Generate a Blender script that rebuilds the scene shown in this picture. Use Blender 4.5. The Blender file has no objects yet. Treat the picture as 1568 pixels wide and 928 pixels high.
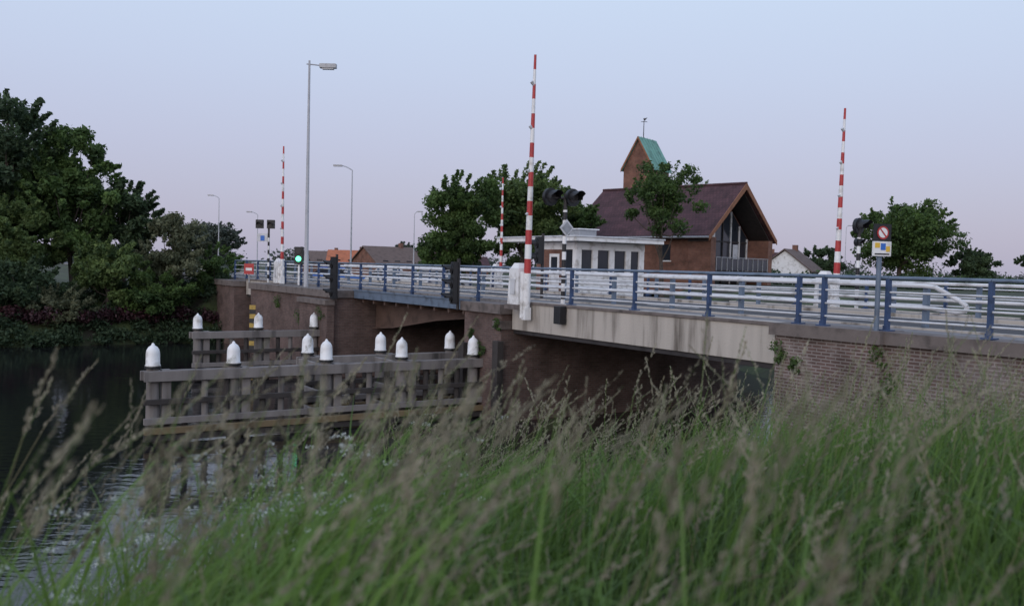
import bpy, bmesh, math, random
import numpy as np
from mathutils import Vector, Matrix
random.seed(7); rng=np.random.default_rng(11)
scene=bpy.context.scene
scene.view_settings.view_transform='Standard'
scene.view_settings.look='None'
scene.view_settings.exposure=0
EYE=1.1; WATER=-3.5
OX,OY=8.07,14.4
D=Vector((-.543,.840,0)); N=Vector((.840,.543,0))
def P(s,n,z=0): return Vector((OX,OY,0))+D*s+N*n+Vector((0,0,z))
# ---------------------------------------------------------------- materials
def newmat(name):
    m=bpy.data.materials.new(name); m.use_nodes=True
    nt=m.node_tree; b=nt.nodes['Principled BSDF']; return m,nt,b
def M(name,col,rough=.7,var=.25,scale=3.0,bump=.0,metal=0,streak=False,dirt=None):
    m,nt,b=newmat(name); L=nt.links.new
    tc=nt.nodes.new('ShaderNodeTexCoord'); no=nt.nodes.new('ShaderNodeTexNoise')
    no.inputs['Scale'].default_value=scale; no.inputs['Detail'].default_value=6
    mp=nt.nodes.new('ShaderNodeMapping'); L(tc.outputs['Object'],mp.inputs[0]); L(mp.outputs[0],no.inputs['Vector'])
    if streak: mp.inputs['Scale'].default_value=(1,1,.12)
    cr=nt.nodes.new('ShaderNodeValToRGB')
    dk=dirt if dirt else tuple(c*(1-var*1.6) for c in col)
    lt=tuple(min(1,c*(1+var*.6)) for c in col)
    cr.color_ramp.elements[0].position=.3; cr.color_ramp.elements[1].position=.68
    cr.color_ramp.elements[0].color=(*dk,1); cr.color_ramp.elements[1].color=(*lt,1)
    e=cr.color_ramp.elements.new(.47); e.color=(*col,1)
    L(no.outputs['Fac'],cr.inputs[0]); L(cr.outputs[0],b.inputs['Base Color'])
    b.inputs['Roughness'].default_value=rough; b.inputs['Metallic'].default_value=metal
    if bump:
        n2=nt.nodes.new('ShaderNodeTexNoise'); n2.inputs['Scale'].default_value=scale*8; L(tc.outputs['Object'],n2.inputs['Vector'])
        bp=nt.nodes.new('ShaderNodeBump'); bp.inputs['Strength'].default_value=bump; bp.inputs['Distance'].default_value=.02
        L(n2.outputs['Fac'],bp.inputs['Height']); L(bp.outputs[0],b.inputs['Normal'])
    return m
def brickmat(name,c1,c2,mo,w=.22,h=.065,bloom=0.0,ms=.009):
    m,nt,b=newmat(name); L=nt.links.new
    uv=nt.nodes.new('ShaderNodeUVMap'); br=nt.nodes.new('ShaderNodeTexBrick')
    br.inputs['Scale'].default_value=1; br.inputs['Brick Width'].default_value=w; br.inputs['Row Height'].default_value=h
    br.inputs['Mortar Size'].default_value=ms; br.inputs['Color1'].default_value=(*c1,1); br.inputs['Color2'].default_value=(*c2,1); br.inputs['Mortar'].default_value=(*mo,1)
    L(uv.outputs[0],br.inputs['Vector'])
    no=nt.nodes.new('ShaderNodeTexNoise'); no.inputs['Scale'].default_value=.9; no.inputs['Detail'].default_value=8; no.inputs['Roughness'].default_value=.65
    L(uv.outputs[0],no.inputs['Vector'])
    cr=nt.nodes.new('ShaderNodeValToRGB'); cr.color_ramp.elements[0].position=.3; cr.color_ramp.elements[1].position=.7
    cr.color_ramp.elements[0].color=(.4,.38,.36,1); cr.color_ramp.elements[1].color=(1.2,1.15,1.15,1)
    L(no.outputs['Fac'],cr.inputs[0])
    mx=nt.nodes.new('ShaderNodeMix'); mx.data_type='RGBA'; mx.blend_type='MULTIPLY'; mx.inputs[0].default_value=1
    L(br.outputs['Color'],mx.inputs[6]); L(cr.outputs[0],mx.inputs[7])
    out=mx.outputs[2]
    if bloom:
        n3=nt.nodes.new('ShaderNodeTexNoise'); n3.inputs['Scale'].default_value=.7; n3.inputs['Detail'].default_value=10; n3.inputs['Roughness'].default_value=.75
        mp=nt.nodes.new('ShaderNodeMapping'); mp.inputs['Location'].default_value=(5,3,0); L(uv.outputs[0],mp.inputs[0]); L(mp.outputs[0],n3.inputs['Vector'])
        r3=nt.nodes.new('ShaderNodeMapRange'); r3.inputs[1].default_value=.5; r3.inputs[2].default_value=.68; r3.inputs[4].default_value=bloom
        L(n3.outputs['Fac'],r3.inputs[0])
        m3=nt.nodes.new('ShaderNodeMix'); m3.data_type='RGBA'; L(r3.outputs[0],m3.inputs[0]); L(out,m3.inputs[6]); m3.inputs[7].default_value=(.42,.38,.36,1); out=m3.outputs[2]
    L(out,b.inputs['Base Color']); b.inputs['Roughness'].default_value=.88
    bp=nt.nodes.new('ShaderNodeBump'); bp.inputs['Strength'].default_value=.5; bp.inputs['Distance'].default_value=.01; bp.invert=True
    L(br.outputs['Fac'],bp.inputs['Height']); L(bp.outputs[0],b.inputs['Normal'])
    return m
def leafmat(name,dark,light,trans=.25,rough=.6):
    m,nt,b=newmat(name); L=nt.links.new
    at=nt.nodes.new('ShaderNodeAttribute'); at.attribute_name='var'
    cr=nt.nodes.new('ShaderNodeValToRGB'); cr.color_ramp.elements[0].color=(*dark,1); cr.color_ramp.elements[1].color=(*light,1)
    L(at.outputs['Fac'],cr.inputs[0]); L(cr.outputs[0],b.inputs['Base Color']); b.inputs['Roughness'].default_value=rough
    tr=nt.nodes.new('ShaderNodeBsdfTranslucent'); L(cr.outputs[0],tr.inputs[0])
    mx=nt.nodes.new('ShaderNodeMixShader'); mx.inputs[0].default_value=trans
    L(b.outputs[0],mx.inputs[1]); L(tr.outputs[0],mx.inputs[2]); L(mx.outputs[0],nt.nodes['Material Output'].inputs[0])
    return m
def emis(name,col,st):
    m,nt,b=newmat(name); b.inputs['Base Color'].default_value=(*col,1); b.inputs['Emission Color'].default_value=(*col,1); b.inputs['Emission Strength'].default_value=st; return m
concrete=M('concrete_weathered',(.44,.40,.355),.85,.2,2.6,.3,streak=True,dirt=(.14,.12,.10))
concdark=M('concrete_coping',(.15,.125,.115),.85,.3,3,.3)
brickD=brickmat('brick_brown',(.12,.075,.065),(.17,.11,.095),(.15,.13,.12))
brickW=brickmat('brick_bloom',(.12,.08,.07),(.175,.115,.10),(.30,.27,.255),bloom=.45,ms=.012)
brickR=brickmat('brick_house',(.20,.085,.06),(.26,.115,.075),(.2,.15,.12))
blue=M('paint_blue',(.03,.06,.14),.45,.25,6)
bluegrey=M('paint_bluegrey',(.12,.16,.22),.5,.25,3)
white=M('paint_white',(.76,.76,.76),.4,.12,3,dirt=(.45,.43,.40))
railw=M('rail_offwhite',(.56,.57,.59),.45,.2,3)
railg=M('guard_rail_white',(.62,.62,.63),.4,.2,2.5,dirt=(.36,.35,.34))
red=M('paint_red',(.42,.035,.035),.45,.15,5)
black=M('paint_black',(.012,.012,.014),.5,.2,5)
darkst=M('steel_dark',(.035,.03,.03),.6,.3,3)
brownst=M('steel_brown',(.11,.07,.055),.65,.3,2)
galv=M('steel_galvanised',(.33,.34,.36),.45,.15,6,metal=.3)
lampgrey=M('lamp_column_grey',(.42,.43,.46),.5,.1,3)
wood=M('timber_weathered',(.185,.168,.16),.9,.42,2.5,.5,streak=True)
wooddk=M('timber_wet_shade',(.04,.034,.032),.8,.35,2.5,.5)  # wet timber near the waterline, also painted shade in the fender's void
yellow=M('paint_yellow',(.42,.29,.07),.6,.3,5)
rub=M('rubbing_strip_worn',(.15,.11,.06),.8,.45,3,.3)
asphalt=M('asphalt',(.055,.053,.056),.9,.2,20,.3)
paving=M('paving',(.20,.19,.19),.9,.2,6,.3)
glass=M('window_glass',(.03,.035,.045),.08,.1,1)
rooft=brickmat('roof_tiles',(.075,.035,.042),(.10,.045,.052),(.04,.02,.025),w=.3,h=.33,ms=.02)
copper=M('copper_patina',(.16,.34,.28),.7,.25,1.2)
barge=M('wood_barge',(.24,.10,.045),.6,.2,3)
orange=M('roof_orange',(.4,.13,.06),.8,.2,2)
browntile=M('roof_brown',(.13,.09,.075),.8,.2,2)
bark=M('bark',(.07,.055,.045),.95,.35,6,.6)
greenl=emis('green_lamp',(.1,1,.45),4)
yelsign=M('sign_yellow',(.7,.45,.05),.5,.1,3); blusign=M('sign_blue',(.03,.14,.5),.5,.1,3)
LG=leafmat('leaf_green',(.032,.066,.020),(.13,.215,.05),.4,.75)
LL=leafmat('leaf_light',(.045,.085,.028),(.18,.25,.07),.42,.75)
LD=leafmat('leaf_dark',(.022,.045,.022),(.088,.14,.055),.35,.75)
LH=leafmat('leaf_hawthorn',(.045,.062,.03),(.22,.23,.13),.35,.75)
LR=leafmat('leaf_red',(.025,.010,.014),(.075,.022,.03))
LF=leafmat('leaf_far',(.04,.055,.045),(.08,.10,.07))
GB=leafmat('grass_blade',(.045,.085,.018),(.165,.29,.05),.42)
GS=leafmat('grass_seed',(.13,.115,.08),(.42,.38,.28),.35,.8)
GD=leafmat('grass_dry',(.12,.11,.05),(.28,.25,.13),.35,.8)
FW=leafmat('flower_white',(.5,.52,.48),(.72,.74,.70),.3,.8)
FP=leafmat('flower_purple',(.10,.05,.12),(.22,.12,.23),.3,.8)
# ---------------------------------------------------------------- builder
def empty(name,loc):
    e=bpy.data.objects.new(name,None); e.location=loc; e.empty_display_size=.3; scene.collection.objects.link(e); return e
class MB:
    def __init__(s): s.v=[];s.f=[];s.m=[];s.sm=[];s.mats=[]
    def mi(s,mat):
        if mat not in s.mats: s.mats.append(mat)
        return s.mats.index(mat)
    def add(s,vs,fs,mat,smooth=False):
        o=len(s.v); s.v+= [Vector(q) for q in vs]; i=s.mi(mat)
        for f in fs: s.f.append([o+k for k in f]); s.m.append(i); s.sm.append(smooth)
    def hexa(s,p,mat): s.add(p,[(0,1,2,3),(7,6,5,4),(0,4,5,1),(1,5,6,2),(2,6,7,3),(3,7,4,0)],mat)
    def fbox(s,s0,s1,n0,n1,z0,z1,mat):
        s.hexa([P(s0,n0,z0),P(s1,n0,z0),P(s1,n1,z0),P(s0,n1,z0),P(s0,n0,z1),P(s1,n0,z1),P(s1,n1,z1),P(s0,n1,z1)],mat)
    def obox(s,c,ax,hx,hy,z0,z1,mat,taper=1):
        c=Vector(c); ax=Vector((ax[0],ax[1],0)).normalized(); ay=Vector((-ax.y,ax.x,0)); r=[]
        for z,t in ((z0,1),(z1,taper)):
            for i,j in ((-1,-1),(1,-1),(1,1),(-1,1)): r.append(Vector((c.x,c.y,z))+ax*hx*i*t+ay*hy*j*t)
        s.hexa(r,mat)
    def tube(s,a,b,r0,r1=None,mat=None,seg=10):
        a=Vector(a);b=Vector(b); r1=r0 if r1 is None else r1
        d=(b-a).normalized(); u=d.orthogonal().normalized(); w=d.cross(u); vs=[]
        for p,r in ((a,r0),(b,r1)):
            for k in range(seg):
                t=2*math.pi*k/seg; vs.append(p+(u*math.cos(t)+w*math.sin(t))*r)
        s.add(vs,[(k,(k+1)%seg,seg+(k+1)%seg,seg+k) for k in range(seg)],mat,True)
        s.add(vs[:seg],[tuple(range(seg))],mat); s.add(vs[seg:],[tuple(range(seg))],mat)
    def path(s,pts,r,mat,seg=8):
        for a,b in zip(pts[:-1],pts[1:]): s.tube(a,b,r,r,mat,seg)
    def lathe(s,c,prof,mat,seg=14):
        c=Vector(c); vs=[]
        for r,z in prof:
            for k in range(seg): t=2*math.pi*k/seg; vs.append(c+Vector((r*math.cos(t),r*math.sin(t),z)))
        fs=[]
        for i in range(len(prof)-1):
            for k in range(seg): fs.append((i*seg+k,i*seg+(k+1)%seg,(i+1)*seg+(k+1)%seg,(i+1)*seg+k))
        s.add(vs,fs,mat,True)
    def extr(s,pts,vec,mat):
        pts=[Vector(p) for p in pts]; vec=Vector(vec); k=len(pts)
        s.add(pts+[p+vec for p in pts],[tuple(range(k)),tuple(range(2*k-1,k-1,-1))]+[(i,(i+1)%k,k+(i+1)%k,k+i) for i in range(k)],mat)
    def done(s,name,parent=None,bevel=0):
        me=bpy.data.meshes.new(name)
        xs=[v.x for v in s.v];ys=[v.y for v in s.v];zs=[v.z for v in s.v]
        o=Vector(((min(xs)+max(xs))/2,(min(ys)+max(ys))/2,min(zs)))
        me.from_pydata([v-o for v in s.v],[],s.f)
        for m in s.mats: me.materials.append(m)
        me.polygons.foreach_set('material_index',s.m); me.polygons.foreach_set('use_smooth',s.sm)
        bm=bmesh.new(); bm.from_mesh(me); bmesh.ops.recalc_face_normals(bm,faces=bm.faces)
        uvl=bm.loops.layers.uv.new('UVMap')
        for f in bm.faces:
            n=f.normal
            t=Vector((-n.y,n.x,0)).normalized() if abs(n.z)<.95 else Vector((1,0,0))
            if t.x<0 or (abs(t.x)<1e-6 and t.y<0): t=-t
            w=n.cross(t)
            if w.z<0: w=-w
            for l in f.loops: p=l.vert.co+o; l[uvl].uv=(p.dot(t),p.dot(w))
        bm.to_mesh(me); bm.free()
        ob=bpy.data.objects.new(name,me); scene.collection.objects.link(ob)
        if parent: ob.parent=parent; ob.location=o-parent.location
        else: ob.location=o
        if bevel:
            b=ob.modifiers.new('bevel','BEVEL'); b.width=bevel; b.segments=2; b.limit_method='ANGLE'
        return ob
def npmesh(name,V,F,mats,var=None,midx=None,loc=(0,0,0),parent=None,smooth=False):
    me=bpy.data.meshes.new(name); V=np.asarray(V,dtype=np.float32)-np.array(loc,dtype=np.float32); F=np.asarray(F,dtype=np.int32)
    k=F.shape[1]; me.vertices.add(len(V)); me.vertices.foreach_set('co',V.ravel())
    me.loops.add(F.size); me.loops.foreach_set('vertex_index',F.ravel())
    me.polygons.add(len(F)); me.polygons.foreach_set('loop_start',np.arange(0,F.size,k,dtype=np.int32))
    if smooth: me.polygons.foreach_set('use_smooth',np.ones(len(F),dtype=bool))
    for m in mats: me.materials.append(m)
    if midx is not None: me.polygons.foreach_set('material_index',np.asarray(midx,dtype=np.int32))
    if var is not None:
        a=me.attributes.new('var','FLOAT','FACE'); a.data.foreach_set('value',np.asarray(var,dtype=np.float32))
    me.update(calc_edges=True)
    ob=bpy.data.objects.new(name,me); ob.location=loc; scene.collection.objects.link(ob)
    if parent: ob.parent=parent; ob.location=(0,0,0)
    return ob
# ---------------------------------------------------------------- terrain
def sstep(x): x=np.clip(x,0,1); return x*x*(3-2*x)
def H(x,y):
    x=np.asarray(x,float); y=np.asarray(y,float)
    s=(x-OX)*D.x+(y-OY)*D.y; n=(x-OX)*N.x+(y-OY)*N.y
    return HS(s,n,x,y)
def HS(s,n,x,y):
    ds=s+7.72
    shn=4*np.clip(n/10,0,1)+2*np.maximum(n-12,0); shf=2*np.maximum(n-26,0)
    near=np.interp(ds-shn,[-60,-4,0,2.5,5,10.2,14.5,18,24],[-.3,.1,.03,-.21,-.74,-2.4,-3.45,-4.4,-5])
    near=near-1.1*sstep((-x-.5)/3.0)*sstep(ds/5)*(n<0)*(ds<18)-.75*sstep((n+8)/7)*sstep((s+9)/5)*(n<.05)*(s<5)
    far=np.interp(s-shf,[36,43.2,44.5,47,50,80],[-5,-3.8,-2.6,-1.0,-.75,-.7])
    h=np.maximum(near,far)+.05*np.sin(x*1.3+y*.7)*np.cos(y*1.1-x*.4)*(np.abs(n)<80)
    inr=np.where(n<5,np.clip((n-.1)/.3,0,1),np.clip((11.5-n)/2.2,0,1))
    a=inr*(s<4.75)*np.clip((4.7-s)/.3,0,1)
    inf=np.where(n<5,np.clip((n+2.2)/2.2,0,1),np.clip((11.5-n)/2.2,0,1))
    b=inf*np.clip((s-44.3)/.4,0,1)
    e=np.maximum(a,b)
    return h*(1-e)+(-.15)*e
sl=np.unique(np.concatenate([-np.geomspace(20,3000,22),np.arange(-20,20,.5),[4.4,4.7],np.arange(20,42,2),np.arange(42,54,.5),[44.3,44.7],np.geomspace(54,3000,26)]))
nl=np.unique(np.concatenate([-np.geomspace(45,3000,18),np.arange(-45,0,.6),[0,.1,.4,.7],np.arange(1,34,1.),np.geomspace(34,3000,26)]))
S,NN=np.meshgrid(sl,nl,indexing='ij'); X=OX+D.x*S+N.x*NN; Y=OY+D.y*S+N.y*NN; Z=HS(S,NN,X,Y)
a,b=S.shape; idx=np.arange(a*b).reshape(a,b)
F=np.stack([idx[:-1,:-1],idx[:-1,1:],idx[1:,1:],idx[1:,:-1]],-1).reshape(-1,4)
m,nt,bs=newmat('ground_grass'); L=nt.links.new
tc=nt.nodes.new('ShaderNodeTexCoord'); n1=nt.nodes.new('ShaderNodeTexNoise'); n1.inputs['Scale'].default_value=.6; n1.inputs['Detail'].default_value=10; L(tc.outputs['Object'],n1.inputs['Vector'])
cr=nt.nodes.new('ShaderNodeValToRGB'); e=cr.color_ramp.elements; e[0].position=.35; e[0].color=(.024,.021,.014,1); e[1].position=.68; e[1].color=(.055,.08,.024,1); e2=e.new(.5); e2.color=(.03,.04,.014,1)
L(n1.outputs['Fac'],cr.inputs[0]); L(cr.outputs[0],bs.inputs['Base Color']); bs.inputs['Roughness'].default_value=.95
bp=nt.nodes.new('ShaderNodeBump'); bp.inputs['Distance'].default_value=.1; L(n1.outputs['Fac'],bp.inputs['Height']); L(bp.outputs[0],bs.inputs['Normal'])
npmesh('ground',np.stack([X,Y,Z],-1).reshape(-1,3),F,[m],smooth=True)
m,nt,bs=newmat('canal_water'); L=nt.links.new
bs.inputs['Base Color'].default_value=(.010,.010,.011,1); bs.inputs['Roughness'].default_value=.04; bs.inputs['IOR'].default_value=1.33
tc=nt.nodes.new('ShaderNodeTexCoord'); mp=nt.nodes.new('ShaderNodeMapping'); mp.inputs['Rotation'].default_value=(0,0,.3); mp.inputs['Scale'].default_value=(1,1.9,1)
n1=nt.nodes.new('ShaderNodeTexNoise'); n1.inputs['Scale'].default_value=1.7; n1.inputs['Detail'].default_value=4
n2=nt.nodes.new('ShaderNodeTexNoise'); n2.inputs['Scale'].default_value=.25; n2.inputs['Detail'].default_value=2; L(tc.outputs['Object'],n2.inputs['Vector'])
L(tc.outputs['Object'],mp.inputs[0]); L(mp.outputs[0],n1.inputs['Vector'])
mu=nt.nodes.new('ShaderNodeMath'); mu.operation='MULTIPLY'; L(n1.outputs['Fac'],mu.inputs[0]); L(n2.outputs['Fac'],mu.inputs[1])
bp=nt.nodes.new('ShaderNodeBump'); bp.inputs['Strength'].default_value=.34; bp.inputs['Distance'].default_value=.06; L(mu.outputs[0],bp.inputs['Height']); L(bp.outputs[0],bs.inputs['Normal'])
wv=[P(-10,-600,WATER),P(500,-600,WATER),P(500,260,WATER),P(-10,260,WATER)]
npmesh('canal_water',[tuple(v) for v in wv],[[0,1,2,3]],[m])
# ---------------------------------------------------------------- bridge
br=empty('canal_bridge',P(20,4.6,0))
b=MB()
b.fbox(2.45,4.85,-.12,9.4,-5,-.14,brickW); b.fbox(2.4,4.95,-.22,.5,-.14,.1,concdark); 
b.fbox(2.45,4.85,.5,9.4,-.14,-.03,concrete)
b.fbox(-40,2.45,0,.5,-5,-.14,brickW); b.fbox(-40,2.4,-.1,.55,-.14,.09,concdark)
b.fbox(-20,2.45,9,9.4,-3,-.14,brickW)
b.done('near_abutment',br)
b=MB()
b.fbox(14.95,17.1,-.3,9.6,-5,-.3,brickD); b.fbox(14.85,17.2,-.42,9.7,-.3,-.02,concdark)
b.fbox(14.9,15.35,-.36,9.6,-.75,-.5,concdark)
b.fbox(14.8,15.1,-.5,-.3,-5,-1.1,wooddk); b.fbox(16.8,17.12,-.5,-.3,-5,-1.3,wooddk)
b.done('river_pier',br)
b=MB()
b.fbox(26.6,37.3,-.9,10,-5,-.32,brickD); b.fbox(26.5,37.4,-1.0,10.1,-.32,-.03,concdark)
b.fbox(26.4,29.5,-1.2,-.9,-5,-.6,brickD); b.fbox(26.35,29.6,-1.3,-.9,-.6,-.4,concdark)
b.fbox(41.2,44.8,-.6,10,-5,-.32,brickD); b.fbox(41.1,44.9,-.7,10.1,-.32,-.03,concdark)
b.fbox(44.8,60,-.3,.1,-5,-.14,brickD)
b.done('far_piers',br)
b=MB()
for s0,s1 in ((4.97,14.83),(37.42,41.08)):
    b.fbox(s0,s1,0,.35,-.75,.1,concrete); b.fbox(s0,s1,8.95,9.3,-.75,.1,concrete)
    b.fbox(s0,s1,-.035,-.001,.02,.1,concdark)
    b.fbox(s0,s1,.35,8.95,-.5,-.06,concrete)
    b.fbox(s0,s1,.06,.3,-.87,-.753,darkst)
    for n in (2.2,4.6,7): b.fbox(s0,s1,n-.2,n+.2,-.85,-.5,concrete)
b.fbox(12.1,12.4,-.25,-.04,-.42,.06,black)
b.done('fixed_spans',br,.012)
b=MB()
b.fbox(17.25,26.45,.02,9.28,-.2,-.03,darkst)
b.fbox(17.25,26.45,-.05,.02,-.32,.02,bluegrey); b.fbox(17.25,26.45,-.09,-.05,-.03,.03,bluegrey); b.fbox(17.25,26.45,9.28,9.35,-.32,.02,bluegrey)
for n in (.9,8.2):
    prof=[P(17.3,n,-.2),P(26.4,n,-.2),P(26.4,n,-1.5),P(24.5,n,-1.35),P(21,n,-.85),P(17.3,n,-.5)]
    b.extr(prof,N*.05,brownst); 
    for s0,z0,s1,z1 in ((26.4,-1.5,24.5,-1.35),(24.5,-1.35,21,-.85),(21,-.85,17.3,-.5)):
        b.hexa([P(s0,n-.15,z0),P(s1,n-.15,z1),P(s1,n+.2,z1),P(s0,n+.2,z0),P(s0,n-.15,z0-.05),P(s1,n-.15,z1-.05),P(s1,n+.2,z1-.05),P(s0,n+.2,z0-.05)],brownst)
for k in range(9):
    s=17.9+k; b.fbox(s-.06,s+.06,.1,9.1,-.48,-.203,brownst)
b.done('bascule_leaf',br)
posts=[-9,-7,-5,-3,-1.2,.6,2.5,3.9,4.5,6.98,9.5,12.1,14.5,17,19.3,21.6,23.9,26.2,28.5,30.8,33,35.2,37.5,39.5,41.4,43.6]
def railing(nm,n,posts,off=0):
    b=MB()
    for s in posts:
        b.fbox(s-.035,s+.035,n-.045,n+.045,-.02+off,1.04,blue); b.fbox(s-.1,s+.1,n-.1,n+.1,.1,.125,blue)
        b.fbox(s-.05,s+.05,n-.06,n-.045,-.0,.2,blue)
    for z,r,mt in ((1.06,.03,bluegrey),(.8,.02,railw),(.55,.02,railw),(.3,.02,railw)):
        for a,c in zip(posts[:-1],posts[1:]): b.tube(P(a,n,z),P(c-.01,n,z+random.uniform(-.008,.008)),r,r,mt,8)
    b.done(nm,br)
railing('near_railing',.12,posts); railing('far_railing',9.15,posts)
b=MB()
def guard(n,s0,s1,loop):
    for z in (.92,.50):
        b.tube(P(s0,n,z),P(s1,n,z),.045,.045,railg,10)
    if loop:
        pts=[P(s0,n,.92),P(s0-.25,n,.90),P(s0-.75,n,.66),P(s0-.9,n,.56),P(s0-.88,n,.48),P(s0-.75,n,.44),P(s0-.5,n,.46),P(s0,n,.5)]
        b.path(pts,.045,railg,10)
    s=s0
    while s<s1: b.fbox(s-.05,s+.05,n+.06,n+.16,-.02,.9,bluegrey); s+=2.4
guard(1.8,2.9,46,True); guard(7.6,-2,46,True)
b.done('guard_rails',br)
b=MB(); b.fbox(-80,4.9,2.0,7.4,-.16,.004,asphalt); b.fbox(4.9,44.9,1.95,7.45,-.03,.0,asphalt); b.fbox(44.9,300,2,7.4,-.16,.004,asphalt)
for n in (2.2,7.1): b.fbox(-80,300,n,n+.1,.004,.009,white)
for k in range(-10,40): b.fbox(k*6,k*6+2.2,4.65,4.77,.004,.009,white)
b.done('road')
b=MB()
for s0,s1 in ((-80,4.9),(4.9,44.9),(44.9,120)):
    b.fbox(s0,s1,.52,1.78,-.05,.06,paving); b.fbox(s0,s1,1.78,1.95,-.05,.10,concrete)
    b.fbox(s0,s1,7.6,9.0,-.05,.06,paving); b.fbox(s0,s1,7.45,7.6,-.05,.10,concrete)
b.done('pavement')
# ---------------------------------------------------------------- barriers
def barrier(s,n,L,side,z0=-.3,lean=.01,r0=.09):
    e=empty('barrier_gate',P(s,n,0)); b=MB()
    ax=D
    b.obox(P(s,n),ax,.27,.2,.02,1.05,white,.86); b.obox(P(s,n),ax,.2,.15,1.052,1.2,white,.6)
    b.obox(P(s,n),ax,.33,.26,-.12,.019,concdark)
    b.fbox(s-.12,s+.12,n-.212,n-.2,.3,.75,railw)
    b.done('cabinet',e,.02)
    b=MB(); c=P(s-side*.42,n,.0); k=18; h0=z0; zz=[h0+ (L-h0)*i/k for i in range(k+1)]
    lv=-D*lean*side
    for i in range(k):
        f0=i/k;f1=(i+1)/k
        r=lambda f:r0*(1-f)+.035*f
        a=c+lv*zz[i]+Vector((0,0,zz[i])); d=c+lv*zz[i+1]+Vector((0,0,zz[i+1]))
        mt=white if i<3 or i%2==0 else red
        b.tube(a,d,r(f0),r(f1)*1.0,mt,8)
        if i>4 and i%3==0: b.tube(d+Vector((0,0,-.04)),d+Vector((.0,0,.06))+N*-.1,.04,.05,railw,6)
    b.tube(P(s-side*.5,n,.75),P(s,n,.75),.1,.1,white,10)
    b.tube(P(s-side*.36,n-.12,z0-.05),P(s-side*.36,n-.1,.95),.05,.07,white,8)
    b.fbox(s-side*.42-.1,s-side*.42+.1,n-.1,n+.1,z0-.1,z0+.25,white)
    b.done('boom',e); return e
barrier(14.2,-.22,7.0,1,-.3,.02,.115); barrier(35.2,-.2,6.5,1,.1,.0,.09)
barrier(11.45,9.7,6.3,1,.1,.014,.12); barrier(31.4,9.7,5.5,1,.1,.0,.09)
# ---------------------------------------------------------------- signals
def zebra(b,p,z0,z1,r=.06,step=.22):
    z=z0;i=0
    while z<z1:
        q=min(z+step,z1); b.tube((p.x,p.y,z),(p.x,p.y,q),r,r,black if i%2 else white,10); z=q;i+=1
def head(b,c,fd,r=.2,depth=.3,mat=black):
    c=Vector(c); fd=Vector(fd).normalized()
    b.tube(c-fd*.1,c+fd*.02,r*.95,r,mat,18); b.tube(c+fd*.021,c+fd*.04,r*.62,r*.6,darkst,14)
    u=Vector((0,0,1)); w=fd.cross(u).normalized(); vs=[]
    for t in range(9):
        a=math.radians(-20+t*220/8); 
        for q in (.02,depth if 1<t<7 else depth*.6): vs.append(c+fd*q+(w*math.cos(a)+u*math.sin(a))*r*.72)
    b.add(vs,[(2*i,2*i+1,2*i+3,2*i+2) for i in range(8)],mat,True)
def crossing_signal(s,n,H,twin,diamond):
    e=empty('bridge_traffic_light',P(s,n,0)); b=MB(); p=P(s,n)
    zebra(b,p,.0,H-.35); b.tube((p.x,p.y,H-.35),(p.x,p.y,H+.1),.05,.05,darkst,8)
    b.done('striped_pole',e)
    b=MB(); 
    offs=(-.42,.22) if twin else (.0,)
    ax=Vector((.97,.22,0)) 
    if twin: b.tube(p-ax*.42+Vector((0,0,H-.02)),p+ax*.3+Vector((0,0,H-.02)),.035,.035,darkst,8)
    for o in offs: head(b,p+ax*o+Vector((0,0,H)),(.62,-.78,0),.25,.36)
    if not twin: head(b,p+Vector((0,0,H-.5)),-D,.13,.2)
    if diamond:
        c=p+Vector((0,0,H-.85))-D*.08; q=.24; ay=N
        b.extr([c+ay*q,c+Vector((0,0,q)),c-ay*q,c-Vector((0,0,q))],-D*.02,railw)
        c=c-D*.023; q=.17; b.extr([c+ay*q,c+Vector((0,0,q)),c-ay*q,c-Vector((0,0,q))],-D*.01,galv)
    b.done('lamps',e)
crossing_signal(12.95,.45,3.05,True,True)
crossing_signal(10.1,9.5,2.6,False,False)
def ship_signal(s,n,z0,z1,k,fd):
    e=empty('shipping_signal',P(s,n,z0)); b=MB(); p=P(s,n)
    b.tube((p.x,p.y,min(z0,-.3)),(p.x,p.y,z1+.1),.05,.05,darkst,8)
    hh=(z1-z0)/k; fd=Vector(fd).normalized()
    b.obox(p+fd*.14,fd,.07,.17,z0,z1,black)
    for i in range(k): head(b,p+fd*.23+Vector((0,0,z0+hh*(i+.5))),fd,min(.17,hh*.46),.3)
    b.done('signal_heads',e)
ship_signal(17.3,-.45,-.12,1.2,3,(-.9,-.3,0))
ship_signal(26.2,-.9,-.35,1.3,3,(-.9,-.5,0))
ship_signal(17.1,2.6,1.2,2.1,2,(-.9,-.3,0))
def far_sig(s,n,H,off):
    e=empty('bridge_traffic_light',P(s,n,0)); b=MB(); p=P(s,n)
    zebra(b,p,0,H-.5,.05,.2); b.tube((p.x,p.y,H-.5),(p.x,p.y,H+.2),.05,.05,darkst,8)
    ax=Vector((1,0,0))
    for o in (-.45,.1): b.obox(p+ax*o,ax,.17,.12,H-.2,H+.22,black); head(b,p+ax*o+Vector((0,-.12,H)),(0,-1,0),.14,.2)
    b.obox(p+ax*-.3,ax,.25,.02,H-.85,H-.45,railw); b.obox(p+ax*-.3-Vector((0,.03,0)),ax,.1,.005,H-.8,H-.55,blusign)
    b.done('signal',e)
far_sig(36.5,-.3,2.85,0)
e=empty('green_traffic_light',P(33,.6,0)); b=MB(); p=P(33.0,.0)
b.tube((p.x,p.y,0),(p.x,p.y,1.1),.05,.05,white,8); b.obox(p,(1,0),.2,.12,.95,1.75,black,.98)
for z,mt in ((1.54,darkst),(1.2,greenl)): b.tube((p.x,p.y-.12,z),(p.x,p.y-.15,z),.12,.12,mt,14)
b.done('lamp_box',e,.02)
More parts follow.
